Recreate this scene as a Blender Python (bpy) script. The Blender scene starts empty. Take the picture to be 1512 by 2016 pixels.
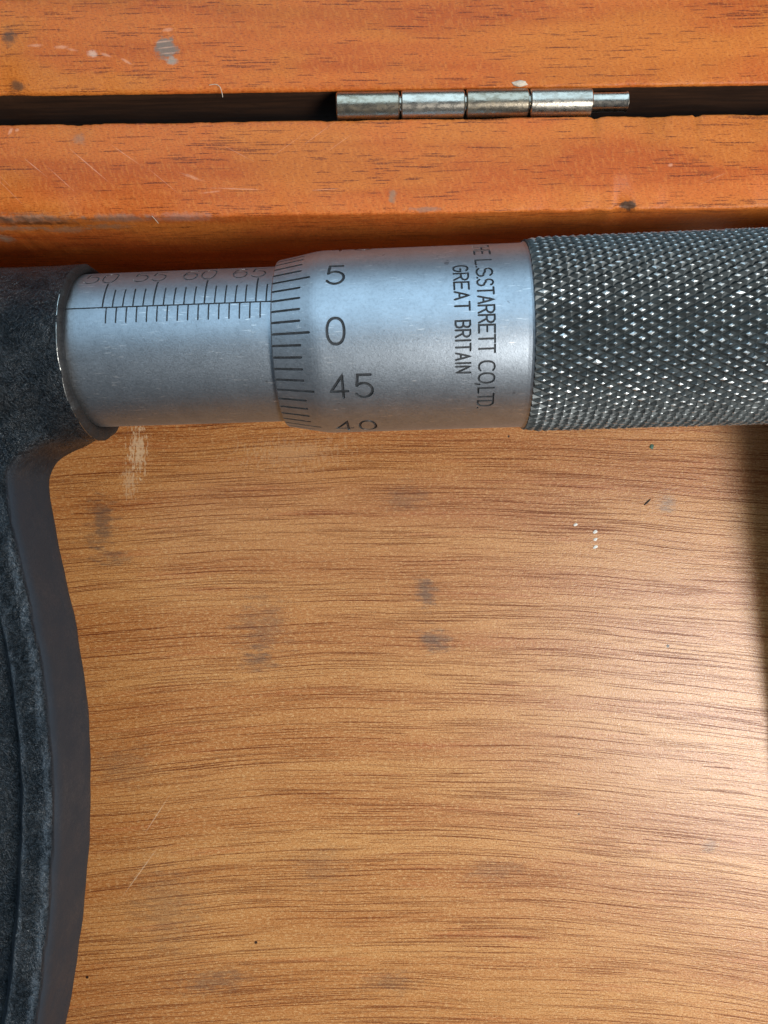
import bpy, bmesh, math, random
import numpy as np
from mathutils import Vector, Matrix, noise as mnoise
# One Blender unit is one millimetre.
random.seed(7); rng = np.random.default_rng(7)
S = bpy.context.scene
S.unit_settings.system = 'METRIC'; S.unit_settings.scale_length = 0.001
R = math.radians

# ------------------------------------------------------------------ camera
cam_d = bpy.data.cameras.new('camera'); cam = bpy.data.objects.new('camera', cam_d)
S.collection.objects.link(cam); S.camera = cam
cam.location = (0, 0, 103.0)
cam_d.sensor_fit = 'HORIZONTAL'; cam_d.sensor_width = 36.0; cam_d.lens = 36.31
cam_d.clip_start = 1.0; cam_d.clip_end = 20000
cam_d.dof.use_dof = True; cam_d.dof.focus_distance = 86.0; cam_d.dof.aperture_fstop = 0.2

# ------------------------------------------------------------------ light
w = bpy.data.worlds.new('World'); S.world = w; w.use_nodes = True
bg = w.node_tree.nodes['Background']
bg.inputs[0].default_value = (0.82, 0.91, 1.0, 1); bg.inputs[1].default_value = 0.11
def area(name, direction, dist, sx, sy, radiance, color):
    d = Vector(direction).normalized()
    L = bpy.data.lights.new(name, 'AREA'); L.shape = 'RECTANGLE'; L.size = sx; L.size_y = sy
    L.energy = radiance * math.pi * sx * sy; L.color = color
    o = bpy.data.objects.new(name, L); S.collection.objects.link(o)
    o.location = Vector((0, 0, 15)) + d * dist
    o.rotation_euler = d.to_track_quat('Z', 'Y').to_euler()
    return o
area('window_light', (-0.08, 0.72, 0.95), 1000, 900, 1150, 2.4, (0.56, 0.81, 1.0))
area('side_panel_light', (0.72, -0.42, 1.0), 300, 82, 120, 37.0, (1.0, 0.98, 0.94))  # small panel brought close to brighten the base towards the right

vs = S.view_settings
vs.view_transform = 'Standard'; vs.look = 'None'; vs.exposure = 0.03; vs.gamma = 1.0; vs.use_curve_mapping = False
S.cycles.use_denoising = True
S.cycles.max_bounces = 4; S.cycles.diffuse_bounces = 3; S.cycles.glossy_bounces = 3
S.cycles.adaptive_threshold = 0.02

# ------------------------------------------------------------------ helpers
COL = S.collection
def obj(name, verts, faces, mat, parent=None, smooth=False, midx=None):
    me = bpy.data.meshes.new(name)
    me.from_pydata([tuple(map(float, v)) for v in verts], [], [tuple(map(int, f)) for f in faces])
    for m in (mat if isinstance(mat, (list, tuple)) else [mat]):
        me.materials.append(m)
    if midx is not None: me.polygons.foreach_set('material_index', list(map(int, midx)))
    if smooth: me.polygons.foreach_set('use_smooth', [True] * len(me.polygons))
    me.update()
    return link(name, me, parent)
def link(name, me, parent=None):
    o = bpy.data.objects.new(name, me); COL.objects.link(o)
    if parent is not None: o.parent = parent
    return o
def empty(name, loc=(0, 0, 0)):
    o = bpy.data.objects.new(name, None); COL.objects.link(o); o.location = loc
    return o
def tag(o, label, cat, group=None):
    o['label'] = label; o['category'] = cat
    if group: o['group'] = group
    return o
def fix_normals(o):
    bm = bmesh.new(); bm.from_mesh(o.data); bmesh.ops.recalc_face_normals(bm, faces=bm.faces); bm.to_mesh(o.data); bm.free()
    return o

class G:
    """small node-graph writer"""
    def __init__(s, name):
        s.m = bpy.data.materials.new(name); s.m.use_nodes = True; s.t = s.m.node_tree
        s.b = s.t.nodes['Principled BSDF']
        s.co = s.t.nodes.new('ShaderNodeTexCoord').outputs['Object']
    def new(s, k): return s.t.nodes.new(k)
    def put(s, sock, v):
        if isinstance(v, bpy.types.NodeSocket): s.t.links.new(v, sock)
        elif isinstance(v, (tuple, list)) and len(v) == 3 and sock.type == 'RGBA': sock.default_value = (*v, 1)
        else: sock.default_value = v
    def math(s, op, a, b=0.0, c=None, clamp=False):
        n = s.new('ShaderNodeMath'); n.operation = op; n.use_clamp = clamp
        s.put(n.inputs[0], a); s.put(n.inputs[1], b)
        if c is not None: s.put(n.inputs[2], c)
        return n.outputs[0]
    def xyz(s, v=None):
        n = s.new('ShaderNodeSeparateXYZ'); s.put(n.inputs[0], v or s.co); return n.outputs
    def vec(s, x, y, z):
        n = s.new('ShaderNodeCombineXYZ')
        for i, q in enumerate((x, y, z)): s.put(n.inputs[i], q)
        return n.outputs[0]
    def map(s, scale=(1, 1, 1), loc=(0, 0, 0), rot=(0, 0, 0), v=None):
        n = s.new('ShaderNodeMapping'); s.put(n.inputs[0], v or s.co)
        n.inputs['Location'].default_value = loc; n.inputs['Rotation'].default_value = rot; n.inputs['Scale'].default_value = scale
        return n.outputs[0]
    def noise(s, v, scale=1.0, detail=2.0, rough=0.5, dist=0.0):
        n = s.new('ShaderNodeTexNoise'); s.put(n.inputs['Vector'], v); n.inputs['Scale'].default_value = scale
        n.inputs['Detail'].default_value = detail; n.inputs['Roughness'].default_value = rough; n.inputs['Distortion'].default_value = dist
        return n.outputs['Fac']
    def step(s, v, a, b, lo=0.0, hi=1.0):
        n = s.new('ShaderNodeMapRange'); n.interpolation_type = 'SMOOTHSTEP'
        s.put(n.inputs[0], v); n.inputs[1].default_value = a; n.inputs[2].default_value = b
        n.inputs[3].default_value = lo; n.inputs[4].default_value = hi
        return n.outputs[0]
    def lin(s, v, a, b, lo=0.0, hi=1.0):
        n = s.new('ShaderNodeMapRange'); s.put(n.inputs[0], v); n.inputs[1].default_value = a; n.inputs[2].default_value = b
        n.inputs[3].default_value = lo; n.inputs[4].default_value = hi
        return n.outputs[0]
    def mix(s, f, a, b, mode='MIX'):
        n = s.new('ShaderNodeMix'); n.data_type = 'RGBA'; n.blend_type = mode
        s.put(n.inputs[0], f); s.put(n.inputs[6], a); s.put(n.inputs[7], b)
        return n.outputs[2]
    def bump(s, h, strength, dist, normal=None):
        n = s.new('ShaderNodeBump'); n.inputs['Strength'].default_value = strength; n.inputs['Distance'].default_value = dist
        s.put(n.inputs['Height'], h)
        if normal is not None: s.put(n.inputs['Normal'], normal)
        return n.outputs[0]
    def blot(s, x, y, cx, cy, rx, ry, soft, wob, rot=0.0):
        """soft-edged ragged patch on a surface, 0..1"""
        dx = s.math('SUBTRACT', x, cx); dy = s.math('SUBTRACT', y, cy)
        if rot:
            c, q = math.cos(rot), math.sin(rot)
            ax = s.math('ADD', s.math('MULTIPLY', dx, c), s.math('MULTIPLY', dy, q))
            ay = s.math('SUBTRACT', s.math('MULTIPLY', dy, c), s.math('MULTIPLY', dx, q))
        else: ax, ay = dx, dy
        ax = s.math('DIVIDE', ax, rx); ay = s.math('DIVIDE', ay, ry)
        d = s.math('SQRT', s.math('ADD', s.math('MULTIPLY', ax, ax), s.math('MULTIPLY', ay, ay)))
        d = s.math('ADD', d, wob)
        return s.step(d, 1.0, 1.0 - soft, 0.0, 1.0)
    def pores(s, u, v, sx, sy, off, r, keep, soft=0.35):
        """scattered slender lens-shaped pores along u; keep = share kept (socket or number)"""
        n = s.new('ShaderNodeTexVoronoi'); n.voronoi_dimensions = '2D'; n.inputs['Scale'].default_value = 1.0
        vv = s.math('MULTIPLY_ADD', v, sy, off * 1.7)
        wn = s.new('ShaderNodeTexWhiteNoise'); wn.noise_dimensions = '1D'; s.put(wn.inputs['W'], s.math('FLOOR', vv))
        s.put(n.inputs['Vector'], s.vec(s.math('MULTIPLY_ADD', wn.outputs['Value'], 6.0, s.math('MULTIPLY_ADD', u, sx, off)), vv, 0.0))
        q = s.new('ShaderNodeSeparateColor'); s.put(q.inputs[0], n.outputs['Color'])
        hit = s.step(n.outputs['Distance'], r, r * (1 - soft))
        on = s.math('LESS_THAN', q.outputs[0], keep)
        return s.math('MULTIPLY', s.math('MULTIPLY', hit, on), s.math('MULTIPLY_ADD', q.outputs[1], 0.45, 0.55))
    def set(s, **k):
        for a, v in k.items(): s.put(s.b.inputs[a.replace('_', ' ')], v)
        return s.m

# ------------------------------------------------------------------ materials
def mat_base_veneer():
    g = G('base_veneer'); x, y, z = g.xyz()
    dx = g.math('ADD', x, 4.0)
    c = g.step(y, -34.0, 16.0, 0.00145, 0.00070)
    v = g.math('MULTIPLY_ADD', g.math('MULTIPLY', dx, dx), c, y)
    v = g.math('MULTIPLY_ADD', g.noise(g.vec(g.math('MULTIPLY', x, 0.035), g.math('MULTIPLY', v, 0.06), 0), 1.0, 1), 1.8, v)
    v = g.math('MULTIPLY_ADD', g.noise(g.vec(g.math('MULTIPLY', x, 1.3), g.math('MULTIPLY', v, 1.0), 4.0), 1.0, 1), 0.11, v)
    def streak(sx, sy, off, detail=1.0):
        return g.noise(g.vec(g.math('MULTIPLY', x, sx), g.math('MULTIPLY', v, sy), off), 1.0, detail, 0.5)
    # fine long pores, in three widths
    dens = g.step(streak(0.03, 0.45, 21.0, 1.0), 0.32, 0.64, 0.30, 0.78)
    l1 = g.pores(x, v, 0.026, 3.5, 3.0, 0.25, dens); l2 = g.pores(x, v, 0.050, 5.2, 11.0, 0.27, g.math('MULTIPLY', dens, 0.9)); l3 = g.pores(x, v, 0.11, 6.6, 23.0, 0.31, 0.45)
    tooth = g.step(g.noise(g.vec(g.math('MULTIPLY', x, 2.6), g.math('MULTIPLY', v, 5.0), 3.0), 1.0, 1), 0.28, 0.50, 0.6, 1.0)
    line = g.math('MAXIMUM', g.math('MAXIMUM', l1, l2), g.math('MULTIPLY', l3, 0.7))
    line = g.math('MULTIPLY', line, tooth)
    band = streak(0.018, 0.22, 40.0, 3.0)
    redband = g.step(streak(0.05, 0.75, 55.0, 2.0), 0.56, 0.74)
    fleck = g.noise(g.vec(g.math('MULTIPLY', x, 1.7), g.math('MULTIPLY', y, 5.0), 9.0), 1.0, 2, 0.65)
    fib = g.noise(g.vec(g.math('MULTIPLY', x, 5.0), g.math('MULTIPLY', y, 6.5), 2.0), 1.0, 1, 0.6)
    col = g.mix(g.step(band, 0.34, 0.66), (0.370, 0.136, 0.035), (0.455, 0.200, 0.060))
    col = g.mix(g.math('MULTIPLY', redband, 0.45), col, (0.36, 0.098, 0.028))
    col = g.mix(g.step(fleck, 0.46, 0.70, 0.0, 0.62), col, (0.62, 0.36, 0.155))
    col = g.mix(g.step(fib, 0.53, 0.32, 0.0, 0.55), col, (0.19, 0.066, 0.016))
    col = g.mix(g.math('MULTIPLY', line, 0.95), col, (0.090, 0.013, 0.005))
    # stains with a shape of their own
    n = g.math('MULTIPLY', g.math('SUBTRACT', g.noise(g.map((0.45, 1.5, 1)), 1.0, 3, 0.7), 0.48), 2.8)
    grey, blk = (0.078, 0.056, 0.044), (0.030, 0.022, 0.016)
    for cx, cy, rx, ry, rot, s_, colr in (
            (-37.8, -1.0, 2.6, 5.2, -0.15, 0.75, grey), (-36.3, -5.6, 3.4, 1.6, 0, 0.55, grey),
            (5.4, -10.6, 2.0, 3.0, 0.3, 0.75, grey), (6.6, -17.2, 3.4, 2.2, -0.5, 0.75, grey),
            (-16.5, -15.2, 5.0, 6.0, 0.2, 0.40, grey), (-17.0, -19.5, 3.0, 2.4, 0, 0.50, grey),
            (2.8, 1.8, 4.2, 2.6, 0, 0.38, grey), (37.6, 0.6, 1.9, 1.9, 0, 0.60, (0.16, 0.145, 0.13)),
            (-23.5, -62.0, 7.5, 2.2, 0.1, 0.50, grey), (0.0, -62.5, 5.0, 2.4, 0, 0.35, grey),
            (-9.0, -47.0, 5.0, 4.0, 0, 0.25, grey), (14.0, -48.0, 6.0, 2.4, 0, 0.28, grey),
            (42.5, -45.0, 1.6, 1.3, 0.6, 0.45, grey), (-35.0, -33.0, 6.0, 4.5, 0, 0.30, grey),
            (-30.0, -52.0, 7.0, 9.0, 0.3, 0.30, grey)):
        col = g.mix(g.math('MULTIPLY', g.blot(x, y, cx, cy, rx, ry, 0.95, n, rot), s_ * 0.85), col, colr)
    nn = g.math('MULTIPLY', g.math('SUBTRACT', g.noise(g.map((2.2, 0.7, 1)), 1.4, 4, 0.7), 0.47), 5.0)
    for cx, cy, rx, ry, s_ in ((-32.6, 8.6, 1.5, 4.0, 0.65), (-33.7, 4.6, 1.2, 2.6, 0.35), (-12.0, 8.0, 9.0, 2.6, 0.18)):
        col = g.mix(g.math('MULTIPLY', g.blot(x, y, cx, cy, rx, ry, 0.6, nn), s_), col, (0.62, 0.45, 0.28))
    # dirt specks
    vo = g.new('ShaderNodeTexVoronoi'); vo.inputs['Scale'].default_value = 0.115; g.put(vo.inputs['Vector'], g.co)
    col = g.mix(g.step(vo.outputs['Distance'], 0.030, 0.018), col, (0.03, 0.012, 0.006))
    # long scratches
    for px, py, ang, ln in ((-33.2, -47.5, 0.93, 5.5), (-30.9, -40.0, 0.98, 4.0)):
        b_ = g.blot(x, y, px, py, ln, 0.09, 0.8, g.math('MULTIPLY', n, 0.25), ang)
        col = g.mix(g.math('MULTIPLY', b_, 0.45), col, (0.7, 0.5, 0.33))
    h = g.math('ADD', fleck, fib)
    rough = g.step(fib, 0.3, 0.7, 0.29, 0.44)
    return g.set(Base_Color=col, Roughness=rough, Specular_IOR_Level=g.math('MULTIPLY_ADD', line, -0.42, 0.50), Normal=g.bump(h, 0.35, 0.06))

def mat_mahogany(name, seed, tint=(1, 1, 1), marks=None, scuffs=None, face_marks=None):
    g = G(name); x, y, z = g.xyz()
    wv = g.math('MULTIPLY', g.noise(g.map((0.03, 0.12, 0.12), (seed, 0, 0)), 1.0, 2), 1.3)
    def st(a, b, off, det=2.0, ro=0.5):
        return g.noise(g.vec(g.math('MULTIPLY_ADD', x, a, off + seed), g.math('MULTIPLY', g.math('ADD', y, wv), b), g.math('MULTIPLY', z, b)), 1.0, det, ro)
    band = st(0.025, 0.26, 1.0, 3.0)
    clus = g.step(st(0.045, 0.42, 15.0), 0.45, 0.64)
    yz = g.math('ADD', g.math('ADD', y, wv), z)
    pores = g.math('MAXIMUM', g.pores(x, yz, 0.11, 3.6, seed + 3.0, 0.30, g.math('MULTIPLY_ADD', clus, 0.45, 0.05)), g.pores(x, yz, 0.30, 4.6, seed + 9.0, 0.32, g.math('MULTIPLY_ADD', clus, 0.45, 0.12)))
    tooth = g.step(g.noise(g.map((5, 5, 5)), 1.0, 2), 0.36, 0.55, 0.35, 1.0)
    pores = g.math('MULTIPLY', pores, tooth)
    # cross-grain ripple
    rip = g.noise(g.vec(g.math('MULTIPLY_ADD', x, 3.2, g.math('MULTIPLY', y, 0.8)), g.math('MULTIPLY', y, 1.1), z), 1.0, 3, 0.65)
    fine = g.noise(g.map((2.6, 9.0, 9.0)), 1.0, 2, 0.7)
    cur = g.step(g.noise(g.map((0.07, 0.16, 0.16), (seed * 2, 0, 0)), 1.0, 2), 0.42, 0.62)
    T = lambda c: tuple(a * b for a, b in zip(c, tint))
    col = g.mix(g.step(band, 0.38, 0.62), T((0.41, 0.082, 0.011)), T((0.52, 0.126, 0.020)))
    col = g.mix(g.math('MULTIPLY', cur, 0.40), col, T((0.52, 0.180, 0.024)))
    col = g.mix(g.step(rip, 0.45, 0.72, 0.0, 0.34), col, T((0.66, 0.24, 0.050)))
    col = g.mix(g.step(fine, 0.52, 0.30, 0.0, 0.65), col, T((0.20, 0.036, 0.006)))
    col = g.mix(g.math('MULTIPLY', pores, 0.92), col, T((0.085, 0.014, 0.005)))
    n = g.math('MULTIPLY', g.math('SUBTRACT', g.noise(g.co, 1.3, 3, 0.65), 0.5), 1.8)
    top = g.step(g.math('ADD', z, g.math('MULTIPLY', n, 0.8)), 21.4, 22.3)
    for cx, cy, rx, ry, s_, soft, c_ in (marks or ()):
        col = g.mix(g.math('MULTIPLY', g.math('MULTIPLY', g.blot(x, y, cx + 0.6, cy, rx, ry, soft, n), top), s_), col, c_)
    for cx, cz, rx, rz, s_, c_ in (face_marks or ()):
        inner = g.step(y, 31.4, 31.0)
        col = g.mix(g.math('MULTIPLY', g.math('MULTIPLY', g.blot(x, z, cx, cz, rx, rz, 0.8, g.math('MULTIPLY', n, 1.3)), inner), s_), col, c_)
    sc = None
    for cx, cy, ln, wd, ang, s_ in (scuffs or ()):
        b_ = g.math('MULTIPLY', g.blot(x, y, cx + 0.6, cy, ln, wd, 0.7, g.math('MULTIPLY', n, 0.7), ang), s_)
        sc = b_ if sc is None else g.math('MAXIMUM', sc, b_)
    if sc is not None: col = g.mix(g.math('MULTIPLY', sc, 0.45), col, (0.78, 0.42, 0.28))
    # bruised, grimy arrises
    h = g.math('ADD', g.math('MULTIPLY', rip, 0.6), g.math('MULTIPLY', fine, 0.6))
    rough = g.step(fine, 0.3, 0.7, 0.40, 0.55)
    return g.set(Base_Color=col, Roughness=rough, Specular_IOR_Level=0.24, Normal=g.bump(h, 0.6, 0.08)), g

def mat_plain_wood(name, c1, c2, rough=0.5):
    g = G(name)
    a = g.noise(g.map((0.12, 1.6, 1.6)), 1.0, 4, 0.6); b = g.noise(g.map((0.5, 5, 5)), 1.0, 2)
    col = g.mix(g.step(a, 0.35, 0.65), c1, c2)
    col = g.mix(g.step(b, 0.62, 0.75, 0, 0.5), col, tuple(q * 0.3 for q in c1))
    return g.set(Base_Color=col, Roughness=rough, Normal=g.bump(a, 0.3, 0.1))

def mat_satin(name, base=(0.56, 0.585, 0.61), rough=0.40, scuff=True, dirt_at=None):
    g = G(name); x, y, z = g.xyz()
    sand = g.noise(g.map((1, 1, 1)), 9.0, 3, 0.6); blotch = g.noise(g.map((0.5, 0.5, 0.5), (3, 1, 0)), 1.0, 4, 0.6)
    fine = g.noise(g.map((1, 1, 1)), 3.2, 3, 0.6)
    col = g.mix(g.step(blotch, 0.35, 0.70), tuple(b * 0.90 for b in base), base)
    col = g.mix(g.step(fine, 0.52, 0.34, 0.0, 0.22), col, tuple(b * 0.50 for b in base))
    ro = g.step(sand, 0.25, 0.75, rough - 0.05, rough + 0.10)
    if scuff:
        s1 = g.noise(g.map((0.7, 6.0, 6.0), rot=(0, 0, 0.9)), 1.0, 2); s2 = g.noise(g.map((0.6, 7.0, 7.0), (4, 2, 1), rot=(0, 0, -0.5)), 1.0, 2)
        where = g.step(g.noise(g.map((0.22, 0.3, 0.3), (7, 0, 3)), 1.0, 2), 0.40, 0.60)
        s_ = g.math('MULTIPLY', g.math('MAXIMUM', g.step(s1, 0.66, 0.74), g.step(s2, 0.66, 0.74)), where)
        col = g.mix(g.math('MULTIPLY', s_, 0.6), col, (0.80, 0.80, 0.80))
        pit = g.step(g.noise(g.map((1.3, 1.3, 1.3), (9, 4, 2)), 1.0, 3), 0.70, 0.78)
        col = g.mix(g.math('MULTIPLY', pit, 0.55), col, (0.13, 0.13, 0.14))
    if dirt_at is not None:
        d = g.step(g.math('ADD', x, g.math('MULTIPLY', fine, 0.9)), dirt_at + 2.2, dirt_at, 0.0, 0.6)
        col = g.mix(d, col, (0.17, 0.135, 0.10))
    return g.set(Base_Color=col, Metallic=1.0, Roughness=ro, Normal=g.bump(g.math('ADD', sand, fine), 0.22, 0.05))

def mat_enamel():
    g = G('black_crackle_enamel')
    # wrinkled paint: short feathery ridges running all ways
    a = g.noise(g.map((1, 1, 1)), 1.5, 2, 0.6, 1.8); b = g.noise(g.map((1, 1, 1), (5, 2, 8)), 3.6, 2, 0.6, 2.6)
    big = g.noise(g.map((1, 1, 1)), 0.35, 3)
    nrm = g.new('ShaderNodeTexCoord').outputs['Normal']; nx, ny, nz = g.xyz(nrm); x, y, z = g.xyz()
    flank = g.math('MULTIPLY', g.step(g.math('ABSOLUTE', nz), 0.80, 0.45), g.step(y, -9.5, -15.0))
    at = g.new('ShaderNodeAttribute'); at.attribute_name = 'ridge_highlight'; ridge_highlight = at.outputs['Fac']
    crack = g.mix(g.step(g.math('MULTIPLY_ADD', b, 0.55, g.math('MULTIPLY', a, 0.45)), 0.44, 0.60), (0.004, 0.006, 0.008), (0.015, 0.022, 0.029))
    crack = g.mix(g.math('MULTIPLY', ridge_highlight, g.step(a, 0.32, 0.55, 0.35, 0.85)), crack, (0.055, 0.072, 0.090))  # edge highlight painted into the colour along the flange ridges
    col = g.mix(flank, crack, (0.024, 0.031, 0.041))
    h = g.math('MULTIPLY', g.math('ADD', a, g.math('MULTIPLY', b, 0.5)), g.math('MULTIPLY_ADD', flank, -0.9, 1.0))
    ro = g.math('MULTIPLY_ADD', flank, 0.24, g.step(big, 0.35, 0.65, 0.26, 0.36))
    pit = g.step(g.math('MULTIPLY_ADD', b, 0.6, g.math('MULTIPLY', a, 0.4)), 0.40, 0.62, 0.42, 1.0)
    pit = g.math('MULTIPLY', pit, g.step(g.noise(g.map((1, 1, 1), (3, 9, 1)), 0.22, 3, 0.6), 0.36, 0.64, 0.45, 1.35))
    spec = g.math('MULTIPLY', g.math('MULTIPLY_ADD', ridge_highlight, 0.4, g.math('MULTIPLY_ADD', flank, -0.22, 0.48)), g.math('MAXIMUM', pit, g.math('MULTIPLY', flank, 0.6)))
    return g.set(Base_Color=col, Roughness=ro, Specular_IOR_Level=spec, Normal=g.bump(h, 0.9, 0.36))

def mat_simple(name, col, rough, metal=0.0, bump=0.0, scale=4.0, var=0.3):
    g = G(name); n = g.noise(g.co, scale, 3, 0.6)
    c = g.mix(g.step(n, 0.3, 0.7), tuple(q * (1 - var) for q in col), col)
    k = dict(Base_Color=c, Roughness=rough, Metallic=metal)
    if bump: k['Normal'] = g.bump(n, bump, 0.08)
    return g.set(**k)

def mat_hinge(name, base, dirt):
    g = G(name); x, y, z = g.xyz()
    n1 = g.noise(g.map((1.2, 2.2, 2.2)), 1.0, 4, 0.65); n2 = g.noise(g.map((3, 5, 5), (3, 3, 3)), 1.0, 3, 0.6)
    col = g.mix(g.step(n1, 0.42, 0.68, 0.0, dirt), base, (0.16, 0.125, 0.075))
    col = g.mix(g.step(n2, 0.64, 0.74, 0.0, 0.5), col, (0.10, 0.085, 0.06))
    ro = g.step(n1, 0.35, 0.7, 0.22, 0.36)
    return g.set(Base_Color=col, Metallic=1.0, Roughness=ro, Normal=g.bump(n2, 0.2, 0.06))

VENEER = mat_base_veneer()
GREYM, PALE, DARK = (0.16, 0.14, 0.115), (0.75, 0.55, 0.42), (0.05, 0.035, 0.025)
LIDW, _ = mat_mahogany('lid_mahogany', 3.0, (1.0, 1.0, 1.0),
    marks=[(-22.4, 48.2, 1.35, 1.5, 0.85, 0.5, GREYM), (-21.9, 47.0, 0.8, 0.6, 0.7, 0.6, (0.30, 0.27, 0.22)), (-38.6, 49.6, 0.9, 1.3, 0.75, 0.8, DARK),
           (-37.8, 44.5, 1.3, 0.7, 0.75, 0.8, DARK), (-30.0, 47.8, 0.7, 0.5, 0.5, 0.8, PALE)],
    scuffs=[(-36.0, 48.7, 1.0, 0.22, 0, .7), (-33.2, 48.5, 0.9, 0.25, 0, .75), (-32.1, 48.2, 0.8, 0.2, -.2, .6), (-28.6, 47.6, 0.8, 0.2, -.35, .8), (-26.5, 46.9, 0.7, 0.18, -.5, .75),
            (-22.7, 48.9, 1.2, 0.10, 0.1, .9), (-22.3, 48.3, 1.2, 0.09, 0.1, .8), (-22.1, 47.7, 1.1, 0.10, 0.05, .8), (-22.2, 50.1, 0.7, .25, .1, .7)])
WALLW, _ = mat_mahogany('wall_mahogany', 11.0, (1.0, 1.0, 1.1),
    face_marks=[(-40.0, 20.4, 7.0, 0.9, 0.6, (0.30, 0.19, 0.12)), (-33.5, 19.8, 3.0, 1.2, 0.55, (0.34, 0.20, 0.12)), (-29.0, 20.6, 3.5, 1.0, 0.6, (0.22, 0.13, 0.08)), (-41.5, 17.5, 1.2, 1.6, 0.7, (0.35, 0.27, 0.20)), (-36.0, 21.6, 5.0, 0.5, 0.7, (0.04, 0.02, 0.012))],
    marks=[(0.7, 32.7, 0.55, 0.9, 0.6, 0.7, (0.20, 0.17, 0.12)), (25.2, 31.4, 1.1, 0.45, 0.9, 0.4, DARK), (-38.0, 30.9, 7.5, 0.75, 0.6, 0.8, GREYM), (-41.0, 30.8, 5.5, 0.6, 0.7, 0.9, DARK),
           (-27.5, 30.9, 4.5, 0.5, 0.6, 0.9, GREYM), (-21.0, 30.9, 4.5, 0.5, 0.5, 0.9, (0.30, 0.20, 0.17)), (-31.5, 39.0, 0.9, 0.8, 0.4, 0.7, (0.25, 0.17, 0.12)),
           (4.0, 31.2, 2.2, 0.3, 0.5, 0.6, GREYM)],
    scuffs=[(-38.6, 39.9, 0.5, 0.25, 1.0, .9), (-37.9, 40.0, .3, .2, .3, .8), (-36.2, 36.2, 1.7, 0.06, -.7, .9), (-30.6, 36.3, 3.0, 0.07, -.72, .8), (-33.4, 34.8, 2.5, 0.06, -.75, .6), (-26.8, 37.3, 2.4, 0.06, -.62, .7),
            (-23.0, 34.6, 2.6, 0.05, -.7, .55), (-20.0, 34.9, 1.4, 0.22, -.35, .55), (-15.5, 33.6, 3.2, 0.10, -.05, .65), (-18.0, 33.3, 1.5, 0.12, .1, .5), (-7.0, 39.0, 3.6, 0.05, .62, .5), (-4.6, 38.2, 2.0, 0.05, .6, .5),
            (-10.0, 38.0, 2.6, 0.05, .6, .4), (-15.0, 37.2, 2.4, .06, -.5, .4), (-40.0, 35.5, 2.6, .05, -.8, .5), (-39.0, 33.9, 3.0, .05, -.8, .5), (-6.0, 33.4, 1.8, 0.05, .05, .8), (29.5, 35.4, .35, .25, .4, .8), (34.0, 34.0, 2.0, .05, .4, .4)])
SPLINT = mat_simple('bruised_wood', (0.17, 0.125, 0.085), 0.75, 0, 0.9, 5.0, 0.75)
OUTER = mat_plain_wood('dark_outer_wood', (0.030, 0.014, 0.008), (0.055, 0.024, 0.012), 0.5)  # near-black brown, only on the wall and lid faces along the gap
BLOCKW = mat_plain_wood('block_wood', (0.26, 0.10, 0.03), (0.34, 0.15, 0.05))
SATIN_B = mat_satin('satin_barrel', (0.355, 0.40, 0.45), 0.46, True, -31.0)
SATIN_T = mat_satin('satin_thimble', (0.385, 0.43, 0.48), 0.44, True)
ENAMEL = mat_enamel()
INK = mat_simple('black_filler', (0.030, 0.034, 0.040), 0.6, 0, 0.3, 2.0, 0.75)
WORNINK = mat_simple('worn_filler', (0.20, 0.21, 0.22), 0.5, 0.6, 0.3, 2.0, 0.6)
GROOVE = mat_simple('cut_steel', (0.60, 0.62, 0.64), 0.30, 1.0)
KNURL = mat_simple('blackened_steel', (0.092, 0.104, 0.106), 0.52, 0.45, 0.25, 1.2, 0.55)
TIP = mat_simple('worn_steel_tip', (0.62, 0.66, 0.67), 0.50, 1.0, 0.3, 1.2, 0.45)
GRIME = mat_simple('caked_black_grime', (0.012, 0.012, 0.013), 0.62, 0, 1.0, 4.0, 0.6)
WORN = mat_simple('bare_steel_edge', (0.50, 0.50, 0.48), 0.34, 1.0, 0.4, 3.0, 0.6)
HINGE_A = mat_hinge('nickel_bright', (0.50, 0.455, 0.39), 0.3)
HINGE_B = mat_hinge('nickel_tarnished', (0.38, 0.33, 0.26), 0.55)
LEAF = mat_simple('dark_hinge_leaf', (0.06, 0.05, 0.04), 0.5, 0.8)

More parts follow.
